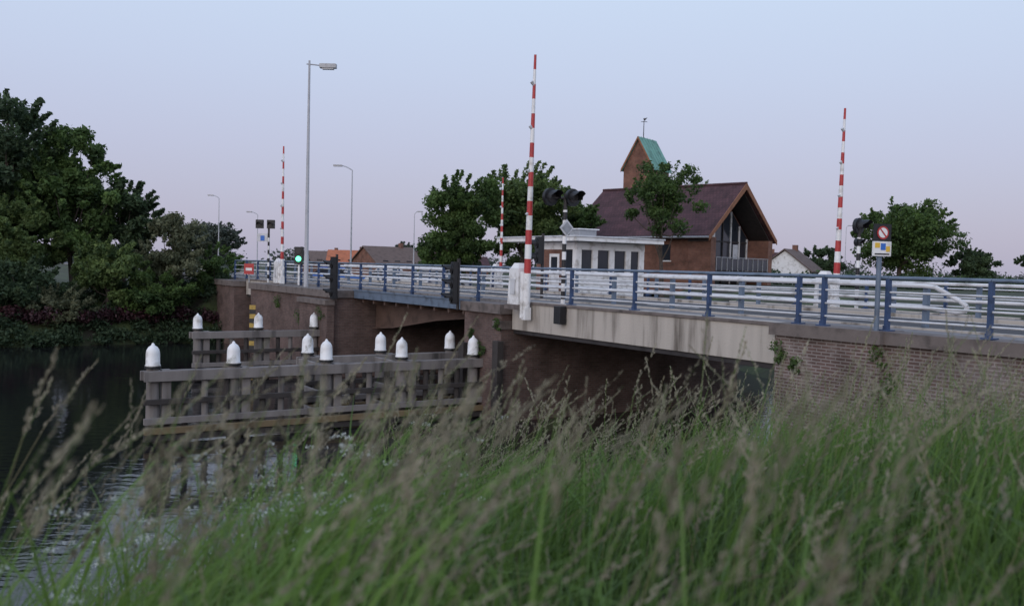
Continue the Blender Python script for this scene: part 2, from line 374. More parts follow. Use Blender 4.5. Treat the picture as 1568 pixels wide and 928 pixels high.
e=empty('traffic_sign',P(2.55,.12,0)); b=MB(); p=P(2.62,-.02)
fd=Vector((.25,-.97,0)); ax=Vector((.97,.25,0))
b.tube((p.x,p.y,-.05),(p.x,p.y,1.95),.045,.045,bluegrey,10)
b.obox(p+fd*.06,ax,.18,.01,1.72,2.03,black); b.obox(p+fd*.06,ax,.19,.012,1.45,1.715,white)
c=p+fd*.075+Vector((0,0,1.87)); b.tube(c,c+fd*.008,.12,.12,red,20); b.tube(c+fd*.009,c+fd*.012,.09,.09,white,20)
c=p+fd*.09+Vector((0,0,1.87)); b.hexa([c+ax*-.07+Vector((0,0,.06)),c+ax*-.05+Vector((0,0,.075)),c+ax*-.05+fd*.002+Vector((0,0,.075)),c+ax*-.07+fd*.002+Vector((0,0,.06)),c+ax*.05+Vector((0,0,-.075)),c+ax*.07+Vector((0,0,-.06)),c+ax*.07+fd*.002+Vector((0,0,-.06)),c+ax*.05+fd*.002+Vector((0,0,-.075))],red)
b.obox(p+fd*.075+ax*.02,ax,.05,.003,1.56,1.68,blusign); b.obox(p+fd*.075-ax*.1,ax,.05,.003,1.6,1.69,yelsign); b.obox(p+fd*.075+ax*.12,ax,.04,.003,1.53,1.63,yelsign)
b.obox(p+fd*.075,ax,.15,.003,1.475,1.5,black)
b.done('sign_boards',e)
e=empty('red_navigation_sign',P(39,-.3,0)); b=MB(); p=P(39.6,-.3)
b.tube((p.x,p.y,-.3),(p.x,p.y,.9),.04,.04,galv,8); b.obox(p-Vector((0,.06,0)),(1,0),.25,.015,.35,.9,red); b.obox(p-Vector((0,.08,0)),(1,0),.16,.004,.54,.68,white); b.done('board',e)
e=empty('water_gauge_board',P(35.5,-1.1,-2)); b=MB(); p=P(36.6,-1.0)
for i in range(10): b.obox(p,(1,0),.16,.03,-3.3+i*.22,-3.3+(i+1)*.22-.003,yellow if i%2 else black)
b.done('scale',e)
# ---------------------------------------------------------------- lamps
def lamp(x,y,z0,h,dirx,arm,r=.09,style=0):
    e=empty('street_lamp',(x,y,z0)); b=MB()
    b.tube((x,y,z0),(x,y,z0+1.4),r*1.15,r*1.15,lampgrey,10); b.tube((x,y,z0+1.4),(x,y,z0+h),r,r*.5,lampgrey,10)
    if style==0:
        b.tube((x-.12*dirx,y,z0+h-.15),(x+arm*dirx,y,z0+h-.2),.03,.03,lampgrey,8)
        c=Vector((x+(arm+.32)*dirx,y,z0+h-.22)); b.hexa([c+Vector((i*.36,j*.14,k*.09)) for k in (-1,1) for i,j in ((-1,-1),(1,-1),(1,1),(-1,1))],galv)
        c=c-Vector((0,0,.12)); b.hexa([c+Vector((i*.25,j*.1,k*.03)) for k in (-1,1) for i,j in ((-1,-1),(1,-1),(1,1),(-1,1))],railw)
    else:
        pts=[Vector((x+arm*dirx*t,y,z0+h+.35*math.sin(t*math.pi/2))) for t in (0,.15,.4,.7,1)]
        b.path(pts,.04,lampgrey,8); c=pts[-1]+Vector((.3*dirx,0,0))
        b.hexa([c+Vector((i*.35,j*.12,k*.07)) for k in (-1,1) for i,j in ((-1,-1),(1,-1),(1,1),(-1,1))],galv)
    b.done('column',e,.005)
p=P(31.1,-.35); lamp(p.x,p.y,-.05,9.9,1,.5)
lamp(-13.3,75,-.6,9.2,-1,.9,.08,1)
lamp(-33,118,-.7,7.6,-1,.8,.08,1)
lamp(-38,118,-.7,9.6,-1,.8,.08,1)
lamp(-12.5,115,-.7,8,1,.4,.08,1); lamp(58,160,-.7,10,1,.4,.08,1)
# ---------------------------------------------------------------- fender with capped piles
def cap(b,p,z):
    q=.9
    b.lathe((p.x,p.y,z),[(r*q,h*q) for r,h in [(.0,-.03),(.2,-.03),(.21,.0),(.19,.02),(.185,.32),(.17,.42),(.12,.5),(.05,.55),(.03,.6),(.0,.62)]],white)
def fender(name,rows,cross,zt,yb):
    e=empty(name,P(rows[0][0],rows[0][1][0],WATER)); b=MB(); c=MB()
    for s,ns in rows:
        for n in ns:
            b.tube(P(s,n,-2.95),P(s,n,zt+.02),.17,.15,wood,10)
            b.fbox(s-.13,s+.13,n+.2,n+.42,-3.0,zt-.02,wood)
            b.tube(P(s,n,-6),P(s,n,-2.95),.175,.175,wooddk,10); b.fbox(s-.12,s+.12,n+.21,n+.41,-6,-3.0,wooddk)
            b.tube(P(s,n,zt+.02),P(s,n,zt+.07),.2,.2,black,12)
            cap(c,P(s,n),zt+.1)
        n0,n1=min(ns)-.25,max(ns)+.3
        for z,h,mt in ((zt-.16,.26,wood),(zt-.80,.13,wooddk),(zt-1.28,.16,wood)):
            b.fbox(s-.28,s-.175,n0,n1,z-h/2,z+h/2,mt)
        b.fbox(s+.175,s+.28,n0,n1,zt-.3,zt-.06,wood)
        b.fbox(s-.34,s-.175,n0,n1,WATER+.22,WATER+.38,rub if yb else wood)
        b.fbox(s-.28,s-.176,n0,n1,WATER+.04,WATER+.2,wooddk)
        for n in ns[:-1]:
            for dn in (.75,1.25,1.8): b.tube(P(s-.1,n+dn,WATER+.1),P(s-.1,n+dn,zt-.3),.085,.085,wooddk if dn!=1.25 else wood,8)  # near-black posts paint in the shaded void behind the frame
    for s0,s1,n in cross:
        b.fbox(s0,s1,n-.28,n-.17,zt-.3,zt-.08,wood); b.fbox(s0,s1,n-.28,n-.17,zt-1.0,zt-.84,wood); b.fbox(s0,s1,n-.28,n-.17,WATER+.25,WATER+.42,wood)
    b.done('timber_frame',e,.01); c.done('pile_caps',e)
fender('timber_mooring_fender',[(16.2,[-9.75,-7.75,-5.2,-2.9,-.5]),(18.2,[-5.0,-2.65,-.2])],[(16.2,18.2,-5.0),(16.2,18.2,-2.7)],-1.68,True)
fender('timber_mooring_fender',[(27.4,[-5.9,-3.6,-1.35])],[],-1.6,False)
# ---------------------------------------------------------------- bridge operator's house
e=empty('bridge_control_house',(2.9,42,-3.5)); C=Vector((2.9,42,0)); W=4.1; LN=3.2
def Q(a,c,z): return C+D*a+N*c+Vector((0,0,z))
def qbox(b,a0,a1,c0,c1,z0,z1,m): b.hexa([Q(a0,c0,z0),Q(a1,c0,z0),Q(a1,c1,z0),Q(a0,c1,z0),Q(a0,c0,z1),Q(a1,c0,z1),Q(a1,c1,z1),Q(a0,c1,z1)],m)
b=MB(); qbox(b,-.1,LN+.1,-.1,W+.1,-5,-.3,brickD)
qbox(b,0,LN,0,W,-.3,.85,white); qbox(b,.1,LN-.1,.1,W-.1,.85,1.95,glass); qbox(b,0,LN,0,W,1.95,2.3,white)
for c in (0,.95,1.95,2.95,W-.32): qbox(b,-.0,.3,c,c+.3,.852,1.948,white)
qbox(b,.9,LN,-.012,.0,-.3,1.95,brickR); qbox(b,.9,LN,0,.1,.85,1.95,brickR)
qbox(b,1.3,2.1,-.03,-.013,-.3,1.75,white); qbox(b,1.45,1.95,-.04,-.031,.9,1.6,glass)
qbox(b,.32,.8,-.02,.0,.8,1.9,glass)
b.done('walls',e)
b=MB(); qbox(b,-.7,6.0,-.6,4.7,2.32,2.50,white); qbox(b,-.75,6.05,-.65,4.75,2.502,2.57,railw); qbox(b,.6,1.4,.6,1.6,2.572,2.9,galv); qbox(b,.5,1.5,.5,1.7,2.902,2.95,white)
b.tube(Q(5.8,-.4,-.2),Q(5.8,-.4,2.3),.05,.05,white); b.tube(Q(5.8,3.5,-.2),Q(5.8,3.5,2.3),.05,.05,white)
qbox(b,3.3,6.1,-.4,4.4,-.5,-.2,concrete); qbox(b,3.4,6.0,0,4,-5,-.5,brickD)
b.done('flat_roof',e,.01)
# ---------------------------------------------------------------- modern house with tower
R=Vector((18.9,75,0)); A=Vector((-.72,.69,0)).normalized(); B=Vector((.69,.72,0)).normalized()
e=empty('brick_house',(R.x,R.y,-.7))
def G(a,c,z): return R+A*a+B*c+Vector((0,0,z))
def gbox(b,a0,a1,c0,c1,z0,z1,m): b.hexa([G(a0,c0,z0),G(a1,c0,z0),G(a1,c1,z0),G(a0,c1,z0),G(a0,c0,z1),G(a1,c0,z1),G(a1,c1,z1),G(a0,c1,z1)],m)
b=MB()
for sg in (-1,1):
    b.extr([G(0,0,8.3),G(0,sg*5.3,3.9),G(0,sg*5.3,3.6),G(0,0,7.95)],A*14.8,rooft)
    b.extr([G(-.06,0,8.38),G(-.06,sg*5.42,3.88),G(-.06,sg*5.42,3.5),G(-.06,0,7.85)],A*.055,barge)
    b.extr([G(.3,0,7.8),G(.3,sg*5.1,3.55),G(.3,sg*5.1,3.45),G(.3,0,7.7)],A*1.8,darkst)
b.tube(G(-.05,0,8.35),G(14.8,0,8.35),.12,.12,rooft,8)
b.tube(G(0,-5.4,3.75),G(14.8,-5.4,3.75),.09,.09,galv,8)
b.done('tiled_roof',e)
b=MB()
gbox(b,2.2,14.6,-4.7,4.7,-.8,3.7,brickR)
b.extr([G(2.2,-4.7,3.7),G(2.2,4.7,3.7),G(2.2,0,7.6)],A*12.3,brickR)
gbox(b,.1,2.2,-4.9,-4.2,-.8,3.8,brickR); gbox(b,.1,2.2,4.2,4.9,-.8,3.8,brickR)
gbox(b,0,2.19,-4.19,4.19,.9,1.15,darkst)
for a0,a1 in ((4.,4.9),(7,8.6),(10.5,11.6)): gbox(b,a0,a1,-4.76,-4.7,1.9,3.2,glass); gbox(b,a0-.1,a1+.1,-4.8,-4.7,1.8,1.9,white)
b.done('walls',e)
b=MB()
b.extr([G(2.1,-4.1,1.2),G(2.1,4.1,1.2),G(2.1,4.1,4.0),G(2.1,0,7.3),G(2.1,-4.1,4.0)],A*.09,glass)
gbox(b,2.1,2.19,-4.1,4.1,-.7,.85,glass)
for c in (-4.1,-2.7,-1.3,0,1.3,2.7,4.0): gbox(b,2.0,2.1,c-.05,c+.05,-.7,7.2-abs(c)*.82,white if abs(c)>1 else darkst)
for z in (1.3,3.6,): gbox(b,2.02,2.098,-4.1,4.1,z-.05,z+.05,darkst)
b.extr([G(1.99,-3.4,3.65),G(1.99,-1.35,3.65),G(1.99,-1.35,5.9),G(1.99,-3.4,4.3)],A*.02,white)
gbox(b,1.97,2.0,-2.5,-1.6,1.4,3.5,white); gbox(b,1.97,2.0,1.6,2.4,1.4,3.4,railw)
for c in np.arange(-4.1,4.2,.82): gbox(b,.05,.1,c-.03,c+.03,1.15,2.2,galv)
gbox(b,.04,.1,-4.15,4.15,2.2,2.26,galv); gbox(b,.101,.12,-4.1,4.1,1.2,2.15,glass)
b.done('glazed_gable',e)
b=MB(); F0=Vector((14.25,95,0)); l=Vector((-.8,.6,0)); r=Vector((.6,.8,0)); s=3.5
def T(a,c,z): return F0+l*a+r*c+Vector((0,0,z))
b.hexa([T(0,0,-.7),T(s,0,-.7),T(s,s,-.7),T(0,s,-.7),T(0,0,11.8),T(s,0,11.8),T(s,s,11.8),T(0,s,11.8)],brickR)
b.extr([T(0,0,11.8),T(s,0,11.8),T(s/2,0,14.7)],r*s,brickR)
for x0,x1 in ((-.2,s/2),(s+.2,s/2)):
    b.extr([T(x0,-.25,11.4),T(x1,-.25,14.75),T(x1,-.25,14.95),T(x0,-.25,11.6)],r*(s+.5),copper)
    b.extr([T(x0,-.33,11.3),T(x1,-.33,14.7),T(x1,-.33,14.98),T(x0,-.33,11.6)],r*.07,barge)
for k in range(1,6): b.extr([T(-.23,-.25+k*.62,11.62),T(s/2-.02,-.25+k*.62,14.98),T(s/2-.02,-.25+k*.62,15.02),T(-.23,-.25+k*.62,11.68)],r*.06,copper)
pt=T(s/2,.9,14.9); b.tube(pt,pt+Vector((0,0,2.1)),.05,.03,black,6); b.tube(pt+Vector((-.3,0,1.7)),pt+Vector((.35,0,1.7)),.03,.03,black,6); b.extr([pt+Vector((.1,0,1.8)),pt+Vector((.35,0,2.15)),pt+Vector((-.1,0,2.0))],(0,.03,0),black)
b.done('tower',e)
# ---------------------------------------------------------------- distant houses, cars
def house(x,y,w,dp,hw,hr,rot,rm,wm,z0=-.7):
    e=empty('distant_house',(x,y,z0)); b=MB(); ax=Vector((math.cos(rot),math.sin(rot),0)); ay=Vector((-ax.y,ax.x,0)); c=Vector((x,y,z0))
    g=lambda i,j,z: c+ax*i+ay*j+Vector((0,0,z))
    b.hexa([g(-w/2,-dp/2,0),g(w/2,-dp/2,0),g(w/2,dp/2,0),g(-w/2,dp/2,0),g(-w/2,-dp/2,hw),g(w/2,-dp/2,hw),g(w/2,dp/2,hw),g(-w/2,dp/2,hw)],wm)
    b.extr([g(-w/2,-dp/2,hw),g(-w/2,dp/2,hw),g(-w/2,0,hw+hr-.1)],ax*w,wm)
    for sg in (-1,1): b.extr([g(-w/2-.3,sg*(dp/2+.4),hw-.25),g(-w/2-.3,0,hw+hr),g(-w/2-.3,0,hw+hr+.15),g(-w/2-.3,sg*(dp/2+.4),hw-.1)],ax*(w+.6),rm)
    for i in np.arange(-w/2+1,w/2-.6,2): 
        b.hexa([g(i,-dp/2-.03,1),g(i+.9,-dp/2-.03,1),g(i+.9,-dp/2,1),g(i,-dp/2,1),g(i,-dp/2-.03,2.2),g(i+.9,-dp/2-.03,2.2),g(i+.9,-dp/2,2.2),g(i,-dp/2,2.2)],glass)
    for j in (-1.2,.4): b.hexa([g(w/2,j,1),g(w/2+.03,j,1),g(w/2+.03,j+.9,1),g(w/2,j+.9,1),g(w/2,j,2.2),g(w/2+.03,j,2.2),g(w/2+.03,j+.9,2.2),g(w/2,j+.9,2.2)],glass)
    b.hexa([g(w/4,-.3,hw),g(w/4+.5,-.3,hw),g(w/4+.5,.3,hw),g(w/4,.3,hw),g(w/4,-.3,hw+hr+.7),g(w/4+.5,-.3,hw+hr+.7),g(w/4+.5,.3,hw+hr+.7),g(w/4,.3,hw+hr+.7)],brickR)
    b.done('house_body',e)
house(-25,140,6,6,1.9,1.6,.1,orange,brickR); house(-18.5,135,8,7,1.9,2.2,.7,browntile,brickR); house(-12,145,6,6,1.8,1.9,0,rooft,white); house(-31,150,7,6,1.8,1.6,0,browntile,brickR)
house(34,112,5.5,6,2.2,2.4,1.0,browntile,white); house(40,150,9,7,2.2,2.8,.1,rooft,brickR); house(31,118,4,5,2,2,.3,rooft,white); house(-7,150,5,6,1.6,1.5,.2,rooft,brickR)
def car(x,y,z,rot,mt):
    e=empty('parked_car',(x,y,z)); b=MB(); ax=Vector((math.cos(rot),math.sin(rot),0)); ay=Vector((-ax.y,ax.x,0)); c=Vector((x,y,z))
    g=lambda i,j,k: c+ax*i+ay*j+Vector((0,0,k))
    b.extr([g(i,-.85,k) for i,k in ((-2.1,.3),(2.1,.3),(2.15,.65),(1.9,.8),(1.0,.92),(-1.9,.95),(-2.15,.7))],ay*1.7,mt)
    b.extr([g(i,-.75,k) for i,k in ((1.0,.92),(.35,1.38),(-1.3,1.4),(-1.9,.95))],ay*1.5,glass)
    b.extr([g(i,-.72,k) for i,k in ((.4,1.37),(.3,1.45),(-1.3,1.46),(-1.4,1.37))],ay*1.44,mt)
    for i in (-1.35,1.35):
        for j in (-.87,.67): b.tube(g(i,j,.32),g(i,j+.2,.32),.32,.32,black,14); b.tube(g(i,j-.01,.32),g(i,j+.21,.32),.18,.18,galv,10)
    b.done('body',e,.03)
car(-7.6,60,-.74,.1,white); car(-12.5,66,-.74,.1,blusign); car(-5,63,-.74,.2,galv)
# ---------------------------------------------------------------- trees
def leaves(cent,rad,nper,ls,r,flat=.8):
    K=len(cent); idx=np.repeat(np.arange(K),nper); Nn=len(idx)
    off=r.normal(size=(Nn,3)); off/=np.linalg.norm(off,axis=1,keepdims=True)+1e-9
    off*=(r.random((Nn,1))**.45)*rad[idx,None]*(.8+.35*r.random((Nn,1))); off[:,2]*=flat
    c=cent[idx]+off
    nr=r.normal(size=(Nn,3))+np.array([0,0,.5])+off/rad[idx,None]*.6; nr/=np.linalg.norm(nr,axis=1,keepdims=True)
    t=np.cross(nr,r.normal(size=(Nn,3))); t/=np.linalg.norm(t,axis=1,keepdims=True); w=np.cross(nr,t)
    l=ls*(.5+.9*r.random((Nn,1))); 
    V=np.stack([c-t*l,c+w*l*.5-nr*l*.1,c+t*l,c-w*l*.5-nr*l*.1],1).reshape(-1,3)
    F=np.arange(Nn*4).reshape(-1,4)
    cv=r.random(K); var=np.clip(.5*cv[idx]+.3*r.random(Nn)+.28*(off[:,2]/rad[idx]),0,1)  # light from above put into leaf colour: clump tops get a lighter tone
    return V,F,var
def tree(name,x,y,top,rad,cbase,seed,mat,ncl=46,nper=230,ls=.17,z0=None,trunk=True,sq=1.0,cl=.27):
    r=np.random.default_rng(seed); z0=float(H(x,y)) if z0 is None else z0
    ls*=.78; nper=int(nper*1.35); ncl=int(ncl*1.1)
    e=empty(name,(x,y,z0)); zc=(top+cbase)/2; hz=(top-cbase)/2
    d=r.normal(size=(ncl,3)); d/=np.linalg.norm(d,axis=1,keepdims=True)
    ph=r.random(4)*6; lob=.80+.16*np.sin(2.3*np.arctan2(d[:,1],d[:,0])+ph[0])+.14*np.sin(3.1*d[:,2]*2+ph[1])+.12*r.normal(size=ncl)
    q=(r.random(ncl)**.4)*np.clip(lob,.4,1.15)
    cen=np.stack([x+d[:,0]*rad*q,y+d[:,1]*rad*q*sq,zc+d[:,2]*hz*q],-1)
    cr=rad*cl*(.5+.75*r.random(ncl)); cen[:,2]=np.minimum(cen[:,2],top-cr*.5)
    V,F,var=leaves(cen,cr,nper,ls,r)
    m=ncl; k=6; d2=r.normal(size=(m,3)); d2/=np.linalg.norm(d2,axis=1,keepdims=True); d2[:,2]=np.abs(d2[:,2])*.8+.1*d2[:,2]
    st=np.stack([x+d2[:,0]*rad*.86,y+d2[:,1]*rad*sq*.86,zc+d2[:,2]*hz*.86],-1); dr=d2+np.array([.35,0,.25]); 
    c2=(st[:,None,:]+dr[:,None,:]*(np.arange(k)*rad*.04)[None,:,None]).reshape(-1,3)
    V2,F2,v2=leaves(c2,np.tile(rad*.085*(1-np.arange(k)/k*.7),m),max(6,nper//28),ls,r,1.0)
    F2=F2+len(V); V=np.concatenate([V,V2]); F=np.concatenate([F,F2]); var=np.concatenate([var,v2])
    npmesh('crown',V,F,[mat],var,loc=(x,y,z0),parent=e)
    if trunk:
        b=MB(); tr=max(.09,rad*.055); z1=cbase+hz*.9
        pts=[Vector((x+.12*math.sin(seed+k),y,z0-.1+(z1-z0)*k/4)) for k in range(5)]
        for k in range(4): b.tube(pts[k],pts[k+1],tr*(1.2-k*.24),tr*(1.2-(k+1)*.24),bark,9)
        for k in range(0,ncl,3):
            st=pts[2+(k%2)]; en=Vector(cen[k]); md=(st+en)/2+Vector((0,0,-.1*rad))
            b.tube(st,md,tr*.4,tr*.25,bark,6); b.tube(md,en,tr*.25,tr*.08,bark,6)
        b.done('trunk_and_limbs',e)
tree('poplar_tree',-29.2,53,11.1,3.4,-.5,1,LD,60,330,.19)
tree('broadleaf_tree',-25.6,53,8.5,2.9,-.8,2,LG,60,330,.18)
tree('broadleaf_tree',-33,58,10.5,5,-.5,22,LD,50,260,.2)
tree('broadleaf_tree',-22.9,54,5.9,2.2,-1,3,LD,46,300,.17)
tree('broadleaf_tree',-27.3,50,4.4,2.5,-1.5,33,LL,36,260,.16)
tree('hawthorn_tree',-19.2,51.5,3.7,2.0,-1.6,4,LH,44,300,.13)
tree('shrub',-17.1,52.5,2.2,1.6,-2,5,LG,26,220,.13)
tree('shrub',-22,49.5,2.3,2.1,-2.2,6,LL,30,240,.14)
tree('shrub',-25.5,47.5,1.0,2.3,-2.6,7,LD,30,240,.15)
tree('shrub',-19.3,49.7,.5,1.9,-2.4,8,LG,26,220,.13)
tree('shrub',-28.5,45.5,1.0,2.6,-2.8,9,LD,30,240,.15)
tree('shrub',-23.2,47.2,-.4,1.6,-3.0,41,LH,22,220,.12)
tree('broadleaf_tree',-3.9,68,8.3,2.8,1.0,10,LG,56,260,.18)
tree('broadleaf_tree',.7,72,9.4,4.1,.6,11,LL,76,270,.2,cl=.26)
tree('broadleaf_tree',4.6,75,7.4,2.6,1,12,LG,44,250,.18)
tree('broadleaf_tree',-5.2,70,3.4,2.4,-.6,13,LG,30,240,.17)
tree('birch_tree',10.7,66,8.9,3.2,3.0,14,LG,40,150,.16,cl=.24)
tree('broadleaf_tree',46.5,110,10.4,5.7,.8,15,LG,70,260,.26)
tree('broadleaf_tree',40,120,4.6,3,.3,16,LD,30,150,.25); tree('broadleaf_tree',56,112,4.8,3,.3,17,LD,30,170,.25)
tree('broadleaf_tree',-43,130,6.3,4.4,.2,18,LF,40,200,.3)
tree('broadleaf_tree',-18,150,4.8,2.4,.2,19,LF,24,160,.26); tree('broadleaf_tree',66,118,4.3,1.3,2.6,30,LD,14,120,.2)
r=np.random.default_rng(50); c=np.array([list(P(44.5+r.normal()*.2,-11+i*.28,-2.2+r.random()*.4)) for i in range(38)])
V,F,v=leaves(c,np.full(38,.5),150,.09,r); npmesh('red_hedge',V,F,[LR],v,loc=tuple(c[19]))
c=np.array([list(P(43.3+r.random()**1.5*4.5,-36+i*.06,0)) for i in range(600)]); 
for i in range(len(c)): c[i,2]=max(float(H(c[i,0],c[i,1]))+.2,WATER+.2)+.2*r.random()
V,F,v=leaves(c,.35+.35*r.random(len(c)),110,.10,r); npmesh('bank_vegetation',V,F,[LD],v*.5,loc=tuple(c[100]))
# weeds rooted in the joints of the quay wall and pier
c=[];q=[]
for s_,n_,z_,g in [(4.7,-.2,-.35,.16),(4.3,-.18,-.6,.12),(2.5,-.1,-.25,.14),(2.3,-.06,-.7,.2),(2.2,-.05,-1.2,.24),(-.4,-.06,-.35,.12),(-1.6,-.08,-.9,.15),(3.4,-.2,-1.7,.2),(15.1,-.38,-.5,.14),(16.0,-.36,-1.3,.16),(16.6,-.36,-.9,.12),(27,-1.2,-.8,.2),(30,-1,-1.1,.25),(33,-1,-.6,.2)]:
    for k in range(4): c.append(list(P(s_+r.normal()*g*.8,n_-.02,z_-k*g*.6))); q.append(g*(1-.15*k))
V,F,v=leaves(np.array(c),np.array(q),70,.035,r); npmesh('wall_weeds',V,F,[LG],v,loc=tuple(c[0]))
cs=[];rs=[]
for i in range(330):
    t=r.random(); x=-190+t*420; y=175+40*r.random(); hgt=2.2+2.0*abs(math.sin(t*23))+r.random()*1.2
    cs.append((x,y,-.3+hgt*.5*r.random())); rs.append(1.6+hgt*.35)
V,F,v=leaves(np.array(cs),np.array(rs),90,.4,r); npmesh('distant_tree_line',V,F,[LF],v,loc=(0,190,0))
c=np.array([[24+i*.35+r.normal()*.3,100+r.normal()*1.5,-.2+r.random()*1.2] for i in range(120)]); V,F,v=leaves(c,np.full(120,.9),90,.2,r); npmesh('hedge',V,F,[LD],v,loc=(45,100,0))
# ---------------------------------------------------------------- foreground grass
def sample(nq,y0,y1,pw,spread,r,thin=.6):
    Yv=y0+(y1-y0)*r.random(nq)**pw; Xv=(r.random(nq)*2-1)*(Yv*spread+.5)
    s=(Xv-OX)*D.x+(Yv-OY)*D.y; n=(Xv-OX)*N.x+(Yv-OY)*N.y; Zv=H(Xv,Yv)
    ok=(n<-.2)&(Zv>WATER+.03)&(s<9.5)&(np.hypot(Xv,Yv)>.6)
    lf=np.clip(-(Xv/np.maximum(Yv,.1))-.12,0,.45)/.45
    ok&= r.random(nq)>lf*thin
    return np.stack([Xv,Yv,Zv],-1)[ok],lf[ok]
def ribbons(p,h,w,lean,ldir,k,r,wprof):
    n=len(p); t=np.linspace(0,1,k+1)[None,:,None]
    a=np.stack([np.cos(ldir),np.sin(ldir),np.zeros(n)],-1)[:,None,:]
    L=(h*lean)[:,None,None]
    c=p[:,None,:]+a*L*t**2.2+np.array([0,0,1.])[None,None,:]*(h[:,None,None]*(t-.30*lean[:,None,None]*t**3.2))
    fa=r.random(n)*np.pi; wd=np.stack([np.cos(fa),np.sin(fa),np.zeros(n)],-1)[:,None,:]
    ww=w[:,None,None]*wprof(t)
    V=np.stack([c-wd*ww,c+wd*ww],2).reshape(-1,3)
    base=(np.arange(n)*(k+1)*2)[:,None]+ (np.arange(k)*2)[None,:]
    F=np.stack([base,base+1,base+3,base+2],-1).reshape(-1,4)
    return V,F,c
r=np.random.default_rng(99); allV=[];allF=[];allv=[];allm=[];off=0
def push(V,F,v,m):
    global off
    allV.append(V);allF.append(F+off);allv.append(v);allm.append(np.zeros(len(F),int)+m);off+=len(V)
blade=lambda t:(1-t)**.7*(.6+.4*np.minimum(t*4,1))+.03
patch=lambda p:.5+.5*np.sin(p[:,0]*1.1+1.3*np.sin(p[:,1]*.7))*np.cos(p[:,1]*.9+.6*np.sin(p[:,0]*2.1))
for nq,y0,y1,pw,hm,wm in ((9500,.6,5,.75,.62,.0055),(27000,3.5,11,.75,.66,.007),(30000,9,22,.8,.6,.009),(1900,.8,6,.8,.80,.010)):
    p,lf=sample(nq,y0,y1,pw,.85,r,.35); n=len(p); pa=patch(p)
    h=hm*(.45+.85*r.random(n))*(.75+.45*pa)*(1-.05*lf); lean=.15+1.0*r.random(n)**1.3; ld=r.normal(size=n)*1.4
    wv=wm*(.45+1.1*r.random(n)**2)
    V,F,c=ribbons(p,h,wv,lean,ld,5,r,blade)
    push(V,F,np.repeat(np.clip(.12+.45*pa+.65*(r.random(n)-.3),0,1),5),np.repeat((r.random(n)<.04)*2,5))
def stems(p,h,w,lean,ld,nsp,hl,spr,sl,r):
    n=len(p); V,F,c=ribbons(p,h,w,lean,ld,6,r,lambda t:1-.6*t)
    push(V,F,np.repeat(np.clip(.45+.4*r.random(n),0,1),6),np.repeat((r.random(n)<.2)*2,6))
    hv=hl*(.6+.7*r.random((n,1))); tt=1-hv*r.random((n,nsp)); ti=tt*6; i0=np.clip(ti.astype(int),0,5); fr=(ti-i0)[:,:,None]
    ar=np.arange(n)[:,None]; base=c[ar,i0]*(1-fr)+c[ar,i0+1]*fr
    u=(1-tt)/hv; sv=spr*(.35+1.1*r.random((n,1))**1.5); sp=sv*(.15+1.2*u*(1.15-u)*1.6)
    nb=7; bidx=np.floor(u*nb); an=bidx*2.4+r.random((n,1))*6.28+r.normal(size=(n,nsp))*.35
    o=np.stack([np.cos(an),np.sin(an),.45+0*an],-1)*(sp*(.25+.95*r.random((n,nsp))))[:,:,None]
    ce=(base+o).reshape(-1,3)
    tan=(c[ar,i0+1]-c[ar,i0]); tan/=np.linalg.norm(tan,axis=2,keepdims=True); tan=(tan+o/ (np.linalg.norm(o,axis=2,keepdims=True)+1e-6)*.5+r.normal(size=tan.shape)*.15).reshape(-1,3); tan/=np.linalg.norm(tan,axis=1,keepdims=True)
    w2=np.cross(tan,r.normal(size=tan.shape)); w2/=np.linalg.norm(w2,axis=1,keepdims=True)
    l=np.repeat(sl*(.7+.6*r.random(n)),nsp)[:,None]
    V=np.stack([ce-tan*l,ce+w2*l*.3,ce+tan*l,ce-w2*l*.3],1).reshape(-1,3); F=np.arange(len(ce)*4).reshape(-1,4)
    push(V,F,np.clip(np.repeat(r.random(n)*.7,nsp)+.35*r.random(len(ce)),0,1),1)
for nq,y0,y1,pw,nsp,hl,spr,sl,w,hm in ((110,.75,2.2,.8,110,.20,.016,.006,.0014,.98),(1050,2,6,.75,64,.22,.018,.0070,.0018,1.05),(3000,5,12,.75,36,.24,.024,.010,.0028,1.08),(2200,11,21,.8,20,.24,.03,.015,.0045,.95)):
    p,lf=sample(nq,y0,y1,pw,.85,r,.45); n=len(p)
    h=hm*(.58+.56*r.random(n)); lean=.08+.55*r.random(n)**1.2; ld=.2+r.normal(size=n)*.9
    stems(p,h,np.full(n,w),lean,ld,nsp,hl,spr,sl,r)
m_=150; Yv=1.2+2.8*r.random(m_); Xv=-(.12+.54*r.random(m_))*Yv; p=np.stack([Xv,Yv,H(Xv,Yv)],-1); h=np.clip(1.08-p[:,2]-Yv*(.02+.24*r.random(m_)),.6,1.5)
stems(p,h,np.full(m_,.0018),.15+.45*r.random(m_),.1+r.normal(size=m_)*.5,90,.20,.018,.007,r)
m_=420; Yv=1.1+3.2*r.random(m_); Xv=-(.15+.5*r.random(m_))*Yv; p=np.stack([Xv,Yv,H(Xv,Yv)],-1); V,F,c=ribbons(p,.75+.4*r.random(m_),.004+.005*r.random(m_),.3+.8*r.random(m_),.2+r.normal(size=m_)*.9,6,r,blade); push(V,F,np.repeat(.4+.6*r.random(m_),6),0)
m_=85; Yv=.8+1.8*r.random(m_); Xv=(-.46+1.05*r.random(m_))*Yv; p=np.stack([Xv,Yv,H(Xv,Yv)],-1); h=1.08-p[:,2]-Yv*(.03+.24*r.random(m_)**.8)
stems(p,h,np.full(m_,.0013),.05+.3*r.random(m_),r.normal(size=m_)*.8,110,.17,.012,.0055,r)
npmesh('tall_grass',np.concatenate(allV),np.concatenate(allF),[GB,GS,GD],np.concatenate(allv),np.concatenate(allm))
